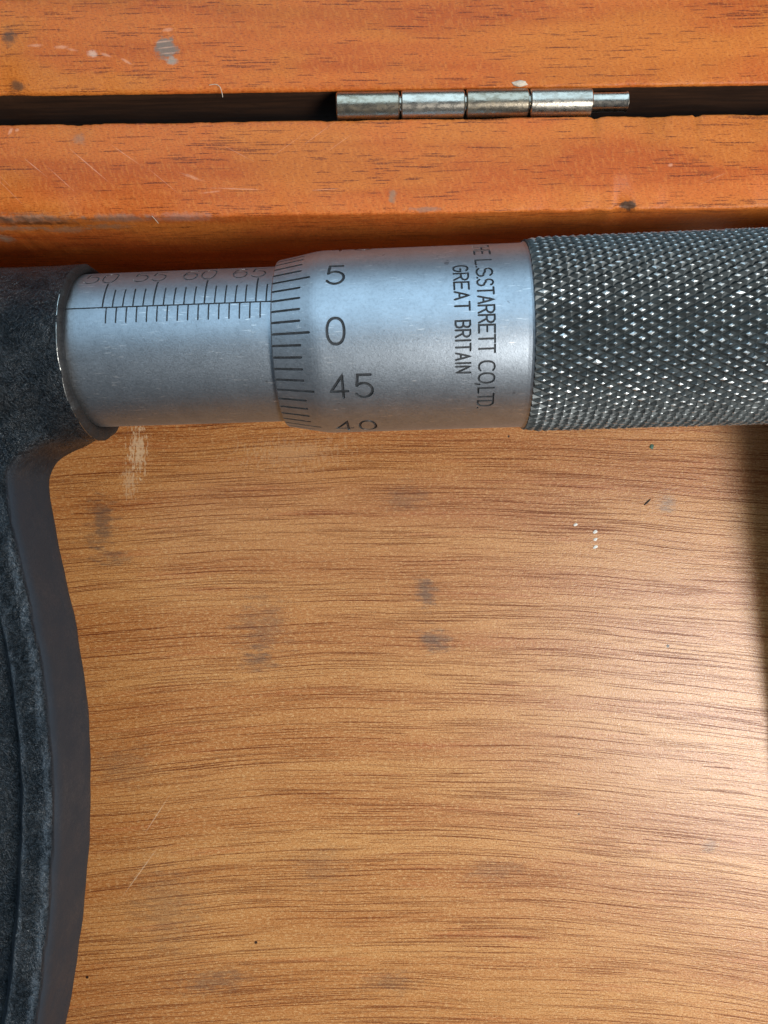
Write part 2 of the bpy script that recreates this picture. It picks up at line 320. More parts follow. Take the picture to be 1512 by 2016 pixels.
# ------------------------------------------------------------------ the wooden case
case = empty('wooden_case'); case.rotation_euler = (0, 0, 0.0145)
tag(case, 'open orange mahogany instrument case with lid folded back on a steel hinge', 'instrument case')
CX0, CX1 = -150.0, 95.0
def plank(name, x0, x1, y0, y1, z0, z1, mats, parent, r=0.35, dx=0.35, wear=0.10, chips=(), fidx=None, seed=0.0):
    """a board along X: rounded arrises whose line wanders a little and is knocked in places"""
    prof = []
    for cx, cy, a0 in ((y1 - r, z1 - r, 0), (y0 + r, z1 - r, 90)):
        for k in range(5):
            a = R(a0 + 22.5 * k); prof.append((cx + r * math.cos(a), cy + r * math.sin(a), 1.0))
    mid = [(y1 + (y0 - y1) * t, z1, 0.0) for t in (0.06, 0.5, 0.94)]
    prof = prof[:5] + mid + prof[5:] + [(y0, z1 - 1.6, 0.0), (y0, z0, 0.0), (y1, z0, 0.0), (y1, z1 - 1.6, 0.0)]
    n = len(prof); xs = []
    x = x0
    while x < x1:
        xs.append(x); x += dx if -52 < x < 52 else 6.0
    xs.append(x1)
    V, Fc, MI = [], [], []
    ym, zm = (y0 + y1) / 2, (z0 + z1) / 2
    for X in xs:
        for (a, b, wgt) in prof:
            d = 0.0
            if wgt:
                side = 1.0 if a > ym else -1.0
                q = mnoise.noise(Vector((X * 0.9, side * 7 + seed, b * 0.5))) * 0.55 + mnoise.noise(Vector((X * 0.16, side * 3 + seed, 1.0)))
                q += 0.5 * mnoise.noise(Vector((X * 2.7, side * 5 + seed, b)))
                d = wear * max(0.0, q + 0.25)
                for (sd, c, wd, dep) in chips:
                    if sd == side:
                        t = abs(X - c) / wd
                        if t < 1: d += dep * (1 - t * t) * (0.75 + 0.6 * mnoise.noise(Vector((X * 2.3, seed, b * 2))))
            V.append((X, a - (d if a > ym else -d) * (1 if wgt else 0), b - d * 0.9))
    for i in range(len(xs) - 1):
        for j in range(n):
            k = (j + 1) % n
            Fc.append((i * n + j, i * n + k, (i + 1) * n + k, (i + 1) * n + j))
            MI.append(fidx(j, (xs[i] + xs[i + 1]) / 2) if fidx else 0)
    Fc.append(tuple(range(n))); Fc.append(tuple((len(xs) - 1) * n + j for j in range(n))[::-1]); MI += [0, 0]
    o = obj(name, V, Fc, mats, parent, True, MI)
    fix_normals(o)
    return o
WALL_IN, WALL_OUT, RIM = 30.8, 40.66, 23.0
LID_IN, LID_OUT = 43.65, 53.7
# profile index: 0-4 outer arris (y1), 5-7 top, 8-12 inner arris (y0), 13 inner face, 14 bottom, 15 outer face
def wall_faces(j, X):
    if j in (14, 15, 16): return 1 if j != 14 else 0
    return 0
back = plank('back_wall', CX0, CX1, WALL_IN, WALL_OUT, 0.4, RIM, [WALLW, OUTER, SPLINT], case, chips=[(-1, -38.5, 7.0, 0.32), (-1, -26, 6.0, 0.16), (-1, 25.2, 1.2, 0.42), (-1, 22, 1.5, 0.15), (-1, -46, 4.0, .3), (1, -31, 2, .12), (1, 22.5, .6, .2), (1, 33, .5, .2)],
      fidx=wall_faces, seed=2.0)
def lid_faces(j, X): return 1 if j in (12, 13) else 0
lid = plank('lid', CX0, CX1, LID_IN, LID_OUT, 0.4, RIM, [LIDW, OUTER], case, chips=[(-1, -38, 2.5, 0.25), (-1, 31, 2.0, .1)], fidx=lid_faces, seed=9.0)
def box_piece(name, x0, x1, y0, y1, z0, z1, mat, parent):
    o = obj(name, [(x, y, z) for x in (x0, x1) for y in (y0, y1) for z in (z0, z1)],
        [(0, 1, 3, 2), (4, 6, 7, 5), (0, 4, 5, 1), (2, 3, 7, 6), (0, 2, 6, 4), (1, 5, 7, 3)], mat, parent)
    bm = bmesh.new(); bm.from_mesh(o.data)
    bmesh.ops.bevel(bm, geom=bm.edges[:], offset=0.35, segments=2, affect='EDGES', profile=0.5)
    bm.to_mesh(o.data); bm.free(); return o
box_piece('lid_panel', CX0 + 1, CX1 - 1, LID_OUT - 1.0, 150.0, 0.4, 3.4, VENEER, lid)
box_piece('base_board', CX0 + 0.6, CX1 - 0.6, -118, WALL_IN + 1.0, -3.0, 0.0, VENEER, case)
box_piece('front_wall', CX0, CX1, -128, -118.05, -3.0, RIM, BLOCKW, case)
box_piece('side_wall', CX0 - 9, CX0 - 0.05, -128, WALL_OUT, -3.0, RIM, BLOCKW, case)
box_piece('side_wall', CX1 + 0.05, CX1 + 9, -128, WALL_OUT, -3.0, RIM, BLOCKW, case)

# cradle block that carries the thimble, just beyond the visible part of the base
def cradle(name, x0, x1, pts, parent):
    n = len(pts); V = [(x0, a, b) for a, b in pts] + [(x1, a, b) for a, b in pts]
    Fc = [tuple(range(n)), tuple(range(2 * n - 1, n - 1, -1))] + [(i, (i + 1) % n, n + (i + 1) % n, n + i) for i in range(n)]
    return fix_normals(obj(name, V, Fc, BLOCKW, parent))
arc = [(18.6 + 10.2 * math.sin(R(a)), 23.3 - 10.2 * math.cos(R(a))) for a in range(-70, 71, 10)]
cradle('cradle_block', 51.8, 64.0, [(-46, 0.02), (30.6, 0.02), (30.6, 19.0)] + arc[::-1] + [(6.8, 19.0), (4.6, 13.5), (-12, 8.2), (-30, 2.8), (-46, 0.8)], case)
cradle('cradle_block', -70.0, -53.0, [(-2, 0.02), (30.6, 0.02), (30.6, 16)] + [(16.6 + 9.3 * math.sin(R(a)), 18.7 - 9.3 * math.cos(R(a))) for a in range(60, -61, -10)] + [(-2, 14)], case)

# hinge
def lathe(name, prof, mat, parent, seg=64, ax=(0, 0, 0), smooth=True, midx=None):
    """profile of (x, radius) turned about the X axis through ax"""
    V, Fc, MI = [], [], []
    for px, pr in prof:
        for k in range(seg):
            a = 2 * math.pi * k / seg
            V.append((ax[0] + px, ax[1] + pr * math.sin(a), ax[2] + pr * math.cos(a)))
    for i in range(len(prof) - 1):
        for k in range(seg):
            q = (k + 1) % seg
            Fc.append((i * seg + k, i * seg + q, (i + 1) * seg + q, (i + 1) * seg + k)); MI.append(midx[i] if midx else 0)
    Fc.append(tuple(range(seg))[::-1]); Fc.append(tuple((len(prof) - 1) * seg + k for k in range(seg))); MI += [0, 0]
    o = obj(name, V, Fc, mat, parent, False, MI)
    fix_normals(o)
    if smooth:
        me = o.data; me.polygons.foreach_set('use_smooth', [True] * len(me.polygons))
        bm = bmesh.new(); bm.from_mesh(me)
        for e in bm.edges:
            if len(e.link_faces) == 2 and e.calc_face_angle(0) > R(28): e.smooth = False
        bm.to_mesh(me); bm.free()
    return o
HY, HZ, HR = 42.17, RIM - 0.55, 1.42
hinge = empty('hinge', (0.6, 0, 0)); hinge.parent = case
for k, (a, b) in enumerate(((-4.93, 1.62), (1.76, 8.34), (8.48, 14.93), (15.07, 21.50))):
    r = HR + (0.0, 0.02, 0.03, 0.01)[k]; y_ = HY + (-0.04, 0.0, 0.02, 0.0)[k]
    o = lathe('knuckle', [(a, r - 0.30), (a + 0.03, r - 0.10), (a + 0.14, r), (b - 0.14, r), (b - 0.03, r - 0.10), (b, r - 0.30)],
          (HINGE_B, HINGE_A, HINGE_B, HINGE_A)[k], hinge, 64, (0, y_, HZ))
lathe('hinge_pin', [(-4.6, 0.9), (25.0, 0.92), (25.18, 1.0), (25.24, 0.98), (25.25, 0.8)], HINGE_A, hinge, 48, (0, HY + 0.1, HZ))
box_piece('hinge_leaf', -4.9, 21.0, WALL_OUT + 0.03, WALL_OUT + 0.7, 6.0, RIM - 2.0, LEAF, hinge)
box_piece('hinge_leaf', -4.9, 21.0, LID_IN - 0.7, LID_IN - 0.03, 6.0, RIM - 2.0, LEAF, hinge)

# ------------------------------------------------------------------ the micrometer
P0 = Vector((0, 17.98, 21.13)); ex = Vector((1, 0.0262, 0.042)).normalized()
ey = Vector((0, 0, 1)).cross(ex).normalized(); ez = ex.cross(ey)
mic = empty('micrometer')
mic.matrix_world = Matrix(((ex.x, ey.x, ez.x, P0.x), (ex.y, ey.y, ez.y, P0.y), (ex.z, ey.z, ez.z, P0.z), (0, 0, 0, 1)))
tag(mic, 'outside micrometer with black cast frame, satin steel barrel and knurled thimble lying in the case', 'micrometer')

# --- cast frame: distance field of a flanged C blended into the round boss, meshed with surface nets
def surface_nets(F, org, h):
    nx, ny, nz = F.shape
    s = F < 0
    cnt = np.zeros((nx - 1, ny - 1, nz - 1), np.uint8)
    for a in (0, 1):
        for b in (0, 1):
            for c in (0, 1):
                cnt += s[a:nx - 1 + a, b:ny - 1 + b, c:nz - 1 + c]
    cells = np.argwhere((cnt > 0) & (cnt < 8))
    idx = -np.ones(cnt.shape, np.int64); idx[tuple(cells.T)] = np.arange(len(cells))
    acc = np.zeros((len(cells), 3)); num = np.zeros(len(cells))
    cor = [(a, b, c) for a in (0, 1) for b in (0, 1) for c in (0, 1)]
    vals = {q: F[cells[:, 0] + q[0], cells[:, 1] + q[1], cells[:, 2] + q[2]] for q in cor}
    for q in cor:
        for d in range(3):
            if q[d] == 0:
                p = list(q); p[d] = 1; p = tuple(p)
                v0, v1 = vals[q], vals[p]; m = (v0 < 0) != (v1 < 0)
                t = np.where(m, v0 / np.where(m, v0 - v1, 1), 0)
                pt = np.tile(np.array(q, float), (len(cells), 1)); pt[:, d] = t
                acc[m] += pt[m]; num[m] += 1
    V = (cells + acc / num[:, None]) * h + np.array(org)
    Q = []
    for d in range(3):
        u, w_ = (d + 1) % 3, (d + 2) % 3
        sl0 = [slice(None)] * 3; sl1 = [slice(None)] * 3
        sl0[d] = slice(0, -1); sl1[d] = slice(1, None)
        E = np.argwhere(s[tuple(sl0)] != s[tuple(sl1)])
        E = E[(E[:, u] > 0) & (E[:, w_] > 0) & (E[:, u] < F.shape[u] - 1) & (E[:, w_] < F.shape[w_] - 1)]
        inside = s[tuple(E.T)]
        def at(du, dw):
            e = E.copy(); e[:, u] += du; e[:, w_] += dw; return idx[tuple(e.T)]
        q = np.stack([at(-1, -1), at(0, -1), at(0, 0), at(-1, 0)], 1)
        q[~inside] = q[~inside][:, ::-1]
        Q.append(q)
    return V, np.concatenate(Q)
OUTL = [(-33.0, -6.0), (-33.65, -9.0), (-35.74, -9.95), (-37.5, -11.01), (-38.5, -12.44), (-38.85, -13.6), (-38.65, -16.51), (-38.08, -20.02), (-37.55, -22.36), (-36.11, -28.21),
        (-35.2, -34.04), (-34.66, -39.86), (-34.55, -45.67), (-34.80, -51.48), (-35.34, -57.28), (-36.1, -63.09), (-37.0, -68.9), (-38.2, -75.65),
        (-40.5, -84), (-45, -93), (-53, -101), (-65, -107), (-80, -109), (-95, -107), (-107, -101), (-115, -93), (-119.5, -84), (-122, -60), (-123, -30), (-123, 7),
        (-110, 7), (-110, -20), (-107, -50), (-102, -72), (-92, -84), (-80, -87), (-68, -84), (-58, -72), (-53.5, -50), (-51.5, -25), (-52, -8), (-52, 7), (-36, 7)]
VX = 0.32; GX = np.arange(-126, -31.4, VX); GY = np.arange(-112, 12.5, VX); GZ = np.arange(-11.5, 11.5, VX)
poly = np.array(OUTL)
# smooth the traced outline, then cut its corners
for _ in range(2):
    q_ = poly.copy(); q_[6:26] = 0.25 * poly[5:25] + 0.5 * poly[6:26] + 0.25 * poly[7:27]; poly = q_
for _ in range(3):
    nxt = np.roll(poly, -1, 0); poly = np.stack([poly * 0.75 + nxt * 0.25, poly * 0.25 + nxt * 0.75], 1).reshape(-1, 2)
XX, YY = np.meshgrid(GX, GY, indexing='ij')
d2 = np.full(XX.shape, 1e9); ins = np.zeros(XX.shape, bool)
for (ax, ay), (bx, by) in zip(poly, np.roll(poly, -1, 0)):
    ux, uy = bx - ax, by - ay
    t = np.clip(((XX - ax) * ux + (YY - ay) * uy) / max(ux * ux + uy * uy, 1e-9), 0, 1)
    d2 = np.minimum(d2, (XX - ax - t * ux) ** 2 + (YY - ay - t * uy) ** 2)
    cr = (ay > YY) != (by > YY)
    ins ^= cr & (XX < ux * (YY - ay) / (uy if abs(uy) > 1e-9 else 1e-9) + ax)
sd = np.where(ins, -1, 1) * np.sqrt(d2) - 0.42
t = -sd
sm = np.clip((t - 3.0) / 1.4, 0, 1); sm = sm * sm * (3 - 2 * sm)
half = 5.35 - 0.5 * np.sin(np.pi * np.clip((t - 0.3) / 2.9, 0, 1)) ** 2 - 1.7 * sm
half -= 0.10 * np.sin(YY * 0.55 + 1.3 * np.sin(YY * 0.21) + XX * 0.3) + 0.06 * np.sin(YY * 1.3 + XX * 0.9)
def smax(a, b, k):
    hh = np.clip(0.5 + 0.5 * (a - b) / k, 0, 1); return b + (a - b) * hh + k * hh * (1 - hh)
body = smax(np.repeat(sd[:, :, None], len(GZ), 2).astype(np.float32), (np.abs(GZ)[None, None, :] - half[:, :, None]).astype(np.float32), 2.2)
def boss(cy, r, xa, xb):
    rad = np.sqrt((GY[:, None] - cy) ** 2 + GZ[None, :] ** 2) - r
    ax_ = np.maximum(xa - GX, GX - xb)
    return np.maximum(rad[None, :, :], ax_[:, None, None]).astype(np.float32)
def smin(a, b, k): return -smax(-a, -b, k)
field = smin(body, boss(-0.22, 9.15, -54, -32.2), 2.2)
field = smin(field, boss(0, 8.0, -125, -108), 2.0)
V, Q = surface_nets(field, (GX[0], GY[0], GZ[0]), VX)
tv = -sd[np.clip(((V[:, 0] - GX[0]) / VX).round().astype(int), 0, len(GX) - 1), np.clip(((V[:, 1] - GY[0]) / VX).round().astype(int), 0, len(GY) - 1)]
ridge_highlight = np.clip(np.exp(-((tv - 0.95) / 0.30) ** 2) + 0.8 * np.exp(-((tv - 3.2) / 0.28) ** 2), 0, 1) * (V[:, 1] < -15) * np.clip((-V[:, 1] - 14) / 8, 0, 1) * (np.abs(V[:, 2]) > 3.0)
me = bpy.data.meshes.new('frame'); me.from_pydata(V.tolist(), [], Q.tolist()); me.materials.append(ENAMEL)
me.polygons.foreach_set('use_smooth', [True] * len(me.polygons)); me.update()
ra_ = me.attributes.new('ridge_highlight', 'FLOAT', 'POINT'); ra_.data.foreach_set('value', ridge_highlight.astype(np.float32))
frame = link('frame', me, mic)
fix_normals(frame)
# torn paint lip round the mouth of the boss, with a line of bare metal
seg = 240; V = []; Fc = []; MI = []
prof = [(-34.0, 9.10, 0), (-32.6, 9.17, 0.02), (-31.5, 9.20, 0.04), (-30.98, 9.22, 0.08), (-30.93, 9.20, 0.08), (-30.66, 8.95, 0.10), (-30.55, 8.6, 0.13), (-30.62, 8.25, 0.12), (-30.75, 8.02, 0.04), (-32.0, 7.9, 0)]
for i, (px, pr, amp) in enumerate(prof):
    for k in range(seg):
        a = 2 * math.pi * k / seg; c, s_ = math.cos(a), math.sin(a)
        q = mnoise.noise(Vector((c * 5, s_ * 5, px * 0.5))) + 0.6 * mnoise.noise(Vector((c * 16, s_ * 16, px * 2.0)))
        e = mnoise.noise(Vector((c * 3 + 5, s_ * 3, 2)))
        rr = pr + amp * q * 1.4
        V.append((px + amp * (1.8 * e + 0.9 * q), rr * s_ - 0.22 * max(0.0, min(1.0, (pr - 8.0) / 1.1)), rr * c))
for i in range(len(prof) - 1):
    for k in range(seg):
        q = (k + 1) % seg; Fc.append((i * seg + k, i * seg + q, (i + 1) * seg + q, (i + 1) * seg + k))
        phi = math.degrees(2 * math.pi * k / seg); phi = phi - 360 if phi > 180 else phi
        bare = i == 3 and -100 < phi < 26 and mnoise.noise(Vector((k * 0.23, 3, 1))) > -0.12
        MI.append(1 if bare else (2 if i >= 4 else 0))
lip = obj('boss_lip', V, Fc, [ENAMEL, WORN, GRIME], frame, True, MI); fix_normals(lip)
lathe('spindle', [(-110.0 + 24, 3.9), (-50, 4.0)], SATIN_B, mic, 64)
lathe('anvil', [(-110.5, 4.0), (-101.6, 4.0), (-101.5, 3.8)], SATIN_B, mic, 64)

# --- engraving: strokes laid on a turned surface; x along the axis, s round it
GL = {  # stroke letters in a unit box (0..1 wide, 0..1 high)
    'T': [[(0, 1), (1, 1)], [(.5, 1), (.5, 0)]], 'H': [[(0, 0), (0, 1)], [(1, 0), (1, 1)], [(0, .52), (1, .52)]],
    'E': [[(1, 1), (0, 1), (0, 0), (1, 0)], [(0, .52), (.85, .52)]], 'L': [[(0, 1), (0, 0), (.9, 0)]],
    'A': [[(0, 0), (.5, 1), (1, 0)], [(.17, .33), (.83, .33)]],
    'R': [[(0, 0), (0, 1), (.6, 1), (.9, .9), (1, .76), (.9, .6), (.6, .5), (0, .5)], [(.5, .5), (1, 0)]],
    'B': [[(0, 0), (0, 1), (.6, 1), (.88, .92), (.95, .77), (.85, .6), (.6, .53), (0, .53)], [(.6, .53), (.9, .44), (1, .27), (.9, .08), (.6, 0), (0, 0)]],
    'D': [[(0, 0), (0, 1), (.55, 1), (.9, .82), (1, .5), (.9, .18), (.55, 0), (0, 0)]], 'I': [[(.5, 0), (.5, 1)]], 'N': [[(0, 0), (0, 1), (1, 0), (1, 1)]],
    '.': [[(.4, .02), (.6, .02)]], ',': [[(.5, .06), (.42, -.1), (.2, -.22)]], '1': [[(.25, .8), (.6, 1), (.6, 0)]],
    '4': [[(.72, 0), (.72, 1), (0, .3), (1, .3)]],
    '5': [[(.9, 1), (.12, 1), (.05, .55), (.3, .63), (.6, .63), (.88, .52), (1, .33), (.9, .12), (.62, 0), (.32, 0), (0, .12)]],
    '6': [[(.9, .9), (.6, 1), (.3, .93), (.08, .7), (0, .38), (.1, .12), (.35, 0), (.65, 0), (.9, .12), (1, .32), (.9, .53), (.62, .62), (.3, .58), (.03, .4)]],
}
def ell(cx, cy, rx, ry, a0, a1, n=20, p=2.3):
    out = []
    for i in range(n + 1):
        a = R(a0 + (a1 - a0) * i / n); c, s_ = math.cos(a), math.sin(a)
        out.append((cx + rx * math.copysign(abs(c) ** (2 / p), c), cy + ry * math.copysign(abs(s_) ** (2 / p), s_)))
    return out
GL['0'] = [ell(.5, .5, .5, .5, 90, 450, 28)]; GL['O'] = [ell(.5, .5, .5, .5, 90, 450, 24)]
GL['C'] = [ell(.5, .5, .5, .5, 50, 310, 20)]
GL['G'] = [ell(.5, .5, .5, .5, 50, 338, 20) + [(1, .48), (.55, .48)]]
GL['S'] = [ell(.5, .745, .46, .255, 25, 235, 12, 2.0) + [(.45, .54), (.7, .44)] + ell(.5, .26, .5, .26, 40, -155, 12, 2.0)]
GL['5'] = [[(.92, 1), (.16, 1), (.08, .54)] , [(.08, .54)] + ell(.47, .325, .53, .325, 130, -150, 16, 2.0)]

def strip(pts, wd):
    """polyline -> list of (left, right) pairs with rounded ends; corners mitred"""
    P = [Vector(p) for p in pts]; Q_ = [P[0]]
    for a, b in zip(P, P[1:]):
        n = max(1, int((b - a).length / 0.35))
        for i in range(1, n + 1): Q_.append(a.lerp(b, i / n))
    closed = (Q_[0] - Q_[-1]).length < 1e-6
    out = []
    for i, p in enumerate(Q_):
        a = (p - Q_[i - 1]) if i else None; b = (Q_[i + 1] - p) if i + 1 < len(Q_) else None
        if closed and i == 0: a = Q_[-1] - Q_[-2]
        if closed and b is None: b = Q_[1] - Q_[0]
        a = a.normalized() if a is not None else b.normalized(); b = b.normalized() if b is not None else a
        tn = (a + b)
        tn = tn.normalized() if tn.length > 0.2 else a
        nrm = Vector((-tn.y, tn.x)); k = 1.0 / max(0.55, abs(tn.dot(a)))
        out.append((p + nrm * wd / 2 * k, p - nrm * wd / 2 * k))
    if not closed:
        for end in (0, -1):
            l, r_ = out[end]; c = (l + r_) / 2; nx_ = out[1 if end == 0 else -2]; o_ = c - (nx_[0] + nx_[1]) / 2; o_.normalize()
            for kk, ww in ((0.3, 0.8), (0.5, 0.35)):
                pr = (c + o_ * wd * kk + (l - c) * ww, c + o_ * wd * kk + (r_ - c) * ww)
                if end == 0: out.insert(0, pr)
                else: out.append(pr)
    return out, closed
class Cut:
    def __init__(s, rad): s.V, s.F, s.rad, s.n = [], [], rad, 0
    def pos(s, x, sarc, off):
        r0 = s.rad(x); a = sarc / s.rad(None)
        return (x, (r0 + off) * math.sin(a), (r0 + off) * math.cos(a))
    def prism(s, strokes, wd, depth):
        for st in strokes:
            pr, closed = strip(st, wd); b = len(s.V); s.n += 1; dd = depth + 0.0013 * (s.n % 7)
            for l, r_ in pr:
                s.V += [s.pos(l.x, l.y, 0.12), s.pos(r_.x, r_.y, 0.12), s.pos(r_.x, r_.y, -dd), s.pos(l.x, l.y, -dd)]
            m = len(pr)
            for i in range(m - 1):
                q, w_ = b + i * 4, b + i * 4 + 4
                for j in range(4): s.F.append((q + j, q + (j + 1) % 4, w_ + (j + 1) % 4, w_ + j))
            if closed:
                # last ring repeats the first: join by welding later
                pass
            else: s.F += [(b, b + 1, b + 2, b + 3), (b + 4 * m - 1, b + 4 * m - 2, b + 4 * m - 3, b + 4 * m - 4)]
    def mesh(s, name):
        o = obj(name, s.V, s.F, [SATIN_B, GROOVE]); o.data.polygons.foreach_set('material_index', [1] * len(o.data.polygons))
        bm = bmesh.new(); bm.from_mesh(o.data); bmesh.ops.remove_doubles(bm, verts=bm.verts, dist=1e-5)
        bmesh.ops.recalc_face_normals(bm, faces=bm.faces); bm.to_mesh(o.data); bm.free()
        return o
FILLN = [0]
def fill(name, strokes, wd, depth, rad, parent, label=None, mat=None):
    """black filler lying at the bottom of the cut strokes"""
    c = Cut(rad); V, Fc = [], []
    for st in strokes:
        FILLN[0] += 1
        pr, closed = strip(st, wd * 0.97); b = len(V)
        for l, r_ in pr:
            e = -depth + 0.05 + 0.0022 * (FILLN[0] % 5)
            V += [c.pos(l.x, l.y, e), c.pos(r_.x, r_.y, e)]
        for i in range(len(pr) - 1): Fc.append((b + 2 * i, b + 2 * i + 2, b + 2 * i + 3, b + 2 * i + 1))
    o = obj(name, V, Fc, mat or INK, parent)
    if label: o['label'] = label
    return o
def word_axial(txt, x0, sc, w_, h_, gap):
    """text running along the axis, upright towards +s"""
    out = []; x = x0
    for ch in txt:
        for st in GL[ch]: out.append([(x + a * w_, sc + (b - 0.5) * h_) for a, b in st])
        x += w_ + gap
    return out
def word_round(letters, xb, h_, rad):
    """text running round the surface towards -s; letters are (char, s_start, width)"""
    out = []
    for ch, s0, w_ in letters:
        for st in GL[ch]: out.append([(xb + b * h_, s0 - a * w_) for a, b in st])
    return out
def spread(txt, s0, s1, gap, dots=0.35):
    ws = [0.22 if c in '.,' else (0.28 if c == 'I' else (0 if c == ' ' else 1.0)) for c in txt]
    tot = sum(ws); n = len(txt) - 1; extra = sum(0.9 for c in txt if c == ' ')
    unit = ((s0 - s1) - gap * n - extra * 0.6) / tot
    out = []; s_ = s0
    for c, w_ in zip(txt, ws):
        if c == ' ': s_ -= 0.54
        else: out.append((c, s_, w_ * unit)); s_ -= w_ * unit
        s_ -= gap
    return out
def engrave(o, cut, name):
    c = cut.mesh(name); c.parent = mic; bpy.context.view_layer.update()
    md = o.modifiers.new('cut', 'BOOLEAN'); md.operation = 'DIFFERENCE'; md.object = c; md.solver = 'EXACT'; md.use_self = True
    dg = bpy.context.evaluated_depsgraph_get(); dg.update()
    nm = bpy.data.meshes.new_from_object(o.evaluated_get(dg), preserve_all_data_layers=False, depsgraph=dg)
    n0, n1 = len(o.data.polygons), len(nm.polygons)
    o.modifiers.clear()
    zs = np.zeros(len(nm.vertices) * 3); nm.vertices.foreach_get('co', zs); zs = zs.reshape(-1, 3)
    ok = n1 > n0 and abs(np.hypot(zs[:, 1], zs[:, 2]).max() - np.hypot(*np.array([v.co[1:] for v in o.data.vertices]).T).max()) < 0.02
    print('engrave', o.name, n0, n1, ok)
    if ok: o.data = nm
    bpy.data.objects.remove(c)
    return ok
# barrel
RB = 8.0
def rad_b(x): return RB
def deg(d, r): return R(d) * r
barrel = lathe('barrel', [(-33.0, RB), (-9.0, RB)], [SATIN_B, GROOVE], mic, 720, smooth=False)
cut = Cut(rad_b); DS = deg(19.3, RB); marks = []
marks.append(('graduation_line', [[(-30.9, DS), (-9.6, DS)]], 0.15, None))
for k in range(17):
    x = -27.10 + 1.005 * k; lng = k % 5 == 0
    marks.append(('graduation_line', [[(x, DS + 0.03), (x + random.uniform(-.02, .02), deg(42.8 if lng else 35.2, RB))]], 0.17 if lng else 0.15, None))
for k in range(16):
    x = -26.68 + 1.008 * k
    marks.append(('graduation_line', [[(x, DS - 0.03), (x, deg(7.6, RB))]], 0.15, None))
for k, tx in enumerate(('50', '55', '60', '65')):
    x = -27.10 + 5.025 * k
    marks.append(('numeral', word_axial(tx, x - 2.65, deg(53.0, RB), 1.38, 2.35, 0.45), 0.15, 'engraved scale numeral %s on the barrel' % tx))
for _, st, wd, _l in marks: cut.prism(st, wd, 0.16)
engrave(barrel, cut, 'barrel_cutter')
for nm_, st, wd, lb in marks: fill(nm_, st, wd, 0.16, rad_b, barrel, lb, WORNINK if nm_ == 'numeral' else INK)
# thimble: bevelled rim, plain cylinder, then the knurled grip
RT = 9.37; X0, XBV, XK = -10.47, -6.05, 14.35
def rad_t(x):
    if x is None: return RT
    if x < XBV - 0.8: return 8.58 + (RT - 0.13 - 8.58) * (x - X0) / (XBV - 0.8 - X0)
    if x < XBV + 0.6:
        t = (x - (XBV - 0.8)) / 1.4; return (RT - 0.13) + 0.13 * (1 - (1 - t) ** 2)
    return RT
tp = [(-10.2, 8.06), (X0 - 0.02, 8.14), (X0 - 0.03, 8.40), (X0 + 0.02, 8.54), (X0 + 0.12, rad_t(X0 + 0.12))] + [(x, rad_t(x)) for x in (-9.0, -7.5, -6.85, -6.6, -6.3, -6.0, -5.7, -5.45)] + [(XK - 0.5, RT), (XK - 0.15, RT + 0.02), (XK + 0.02, RT + 0.08), (XK + 0.10, RT + 0.13), (XK + 0.16, RT + 0.04), (XK + 1.0, RT + 0.04)]
thimble = lathe('thimble', tp, [SATIN_T, GROOVE], mic, 720, smooth=False)
cut = Cut(rad_t); marks = []
for k in range(50):
    a = -5.4 + 7.2 * k
    a = (a + 180) % 360 - 180
    s_ = deg(a, RT); five = k % 5 == 0
    marks.append(('graduation_line', [[(X0 + 0.16, s_), (-6.75 if five else -7.65, s_)]], 0.25, None))
for tx, a in (('5', 31.3), ('0', -5.3), ('45', -38.4), ('40', -75.6), ('10', 70.5)):
    marks.append(('numeral', word_axial(tx, -5.0, deg(a, RT), 1.62, 2.42, 0.78), 0.28, 'engraved numeral %s on the thimble' % tx))
L1 = [('T', deg(62, RT), .55), ('H', deg(57.0, RT), .70), ('E', deg(50.5, RT), .78), ('L', deg(39.2, RT), .80), ('.', deg(33.4, RT), .16), ('S', deg(31.6, RT), 1.02), ('.', deg(24.7, RT), .16)]
L1 += spread('STARRETT', deg(23.0, RT), deg(-20.3, RT), 0.22) + [('C', deg(-25.4, RT), 1.05), ('O', deg(-32.6, RT), 1.0), (',', deg(-39.0, RT), .2)]
L1 += [('L', deg(-42.2, RT), .62), ('T', deg(-46.4, RT), .72), ('D', deg(-51.8, RT), .72), ('.', deg(-57.3, RT), .14)]
L2 = spread('GREAT', deg(34.3, RT), deg(4.0, RT), 0.26) + spread('BRITAIN', deg(-2.2, RT), deg(-31.8, RT), 0.24)
for line_, xb, hh_ in ((L1, 9.22, 1.48), (L2, 7.05, 1.36)):
    for lt in line_: marks.append(('engraved_letter', word_round([lt], xb, hh_, RT), 0.20, None))
for _, st, wd, _l in marks: cut.prism(st, wd, 0.18)
engrave(thimble, cut, 'thimble_cutter')
for nm_, st, wd, lb in marks: fill(nm_, st, wd, 0.18, rad_t, thimble, lb)

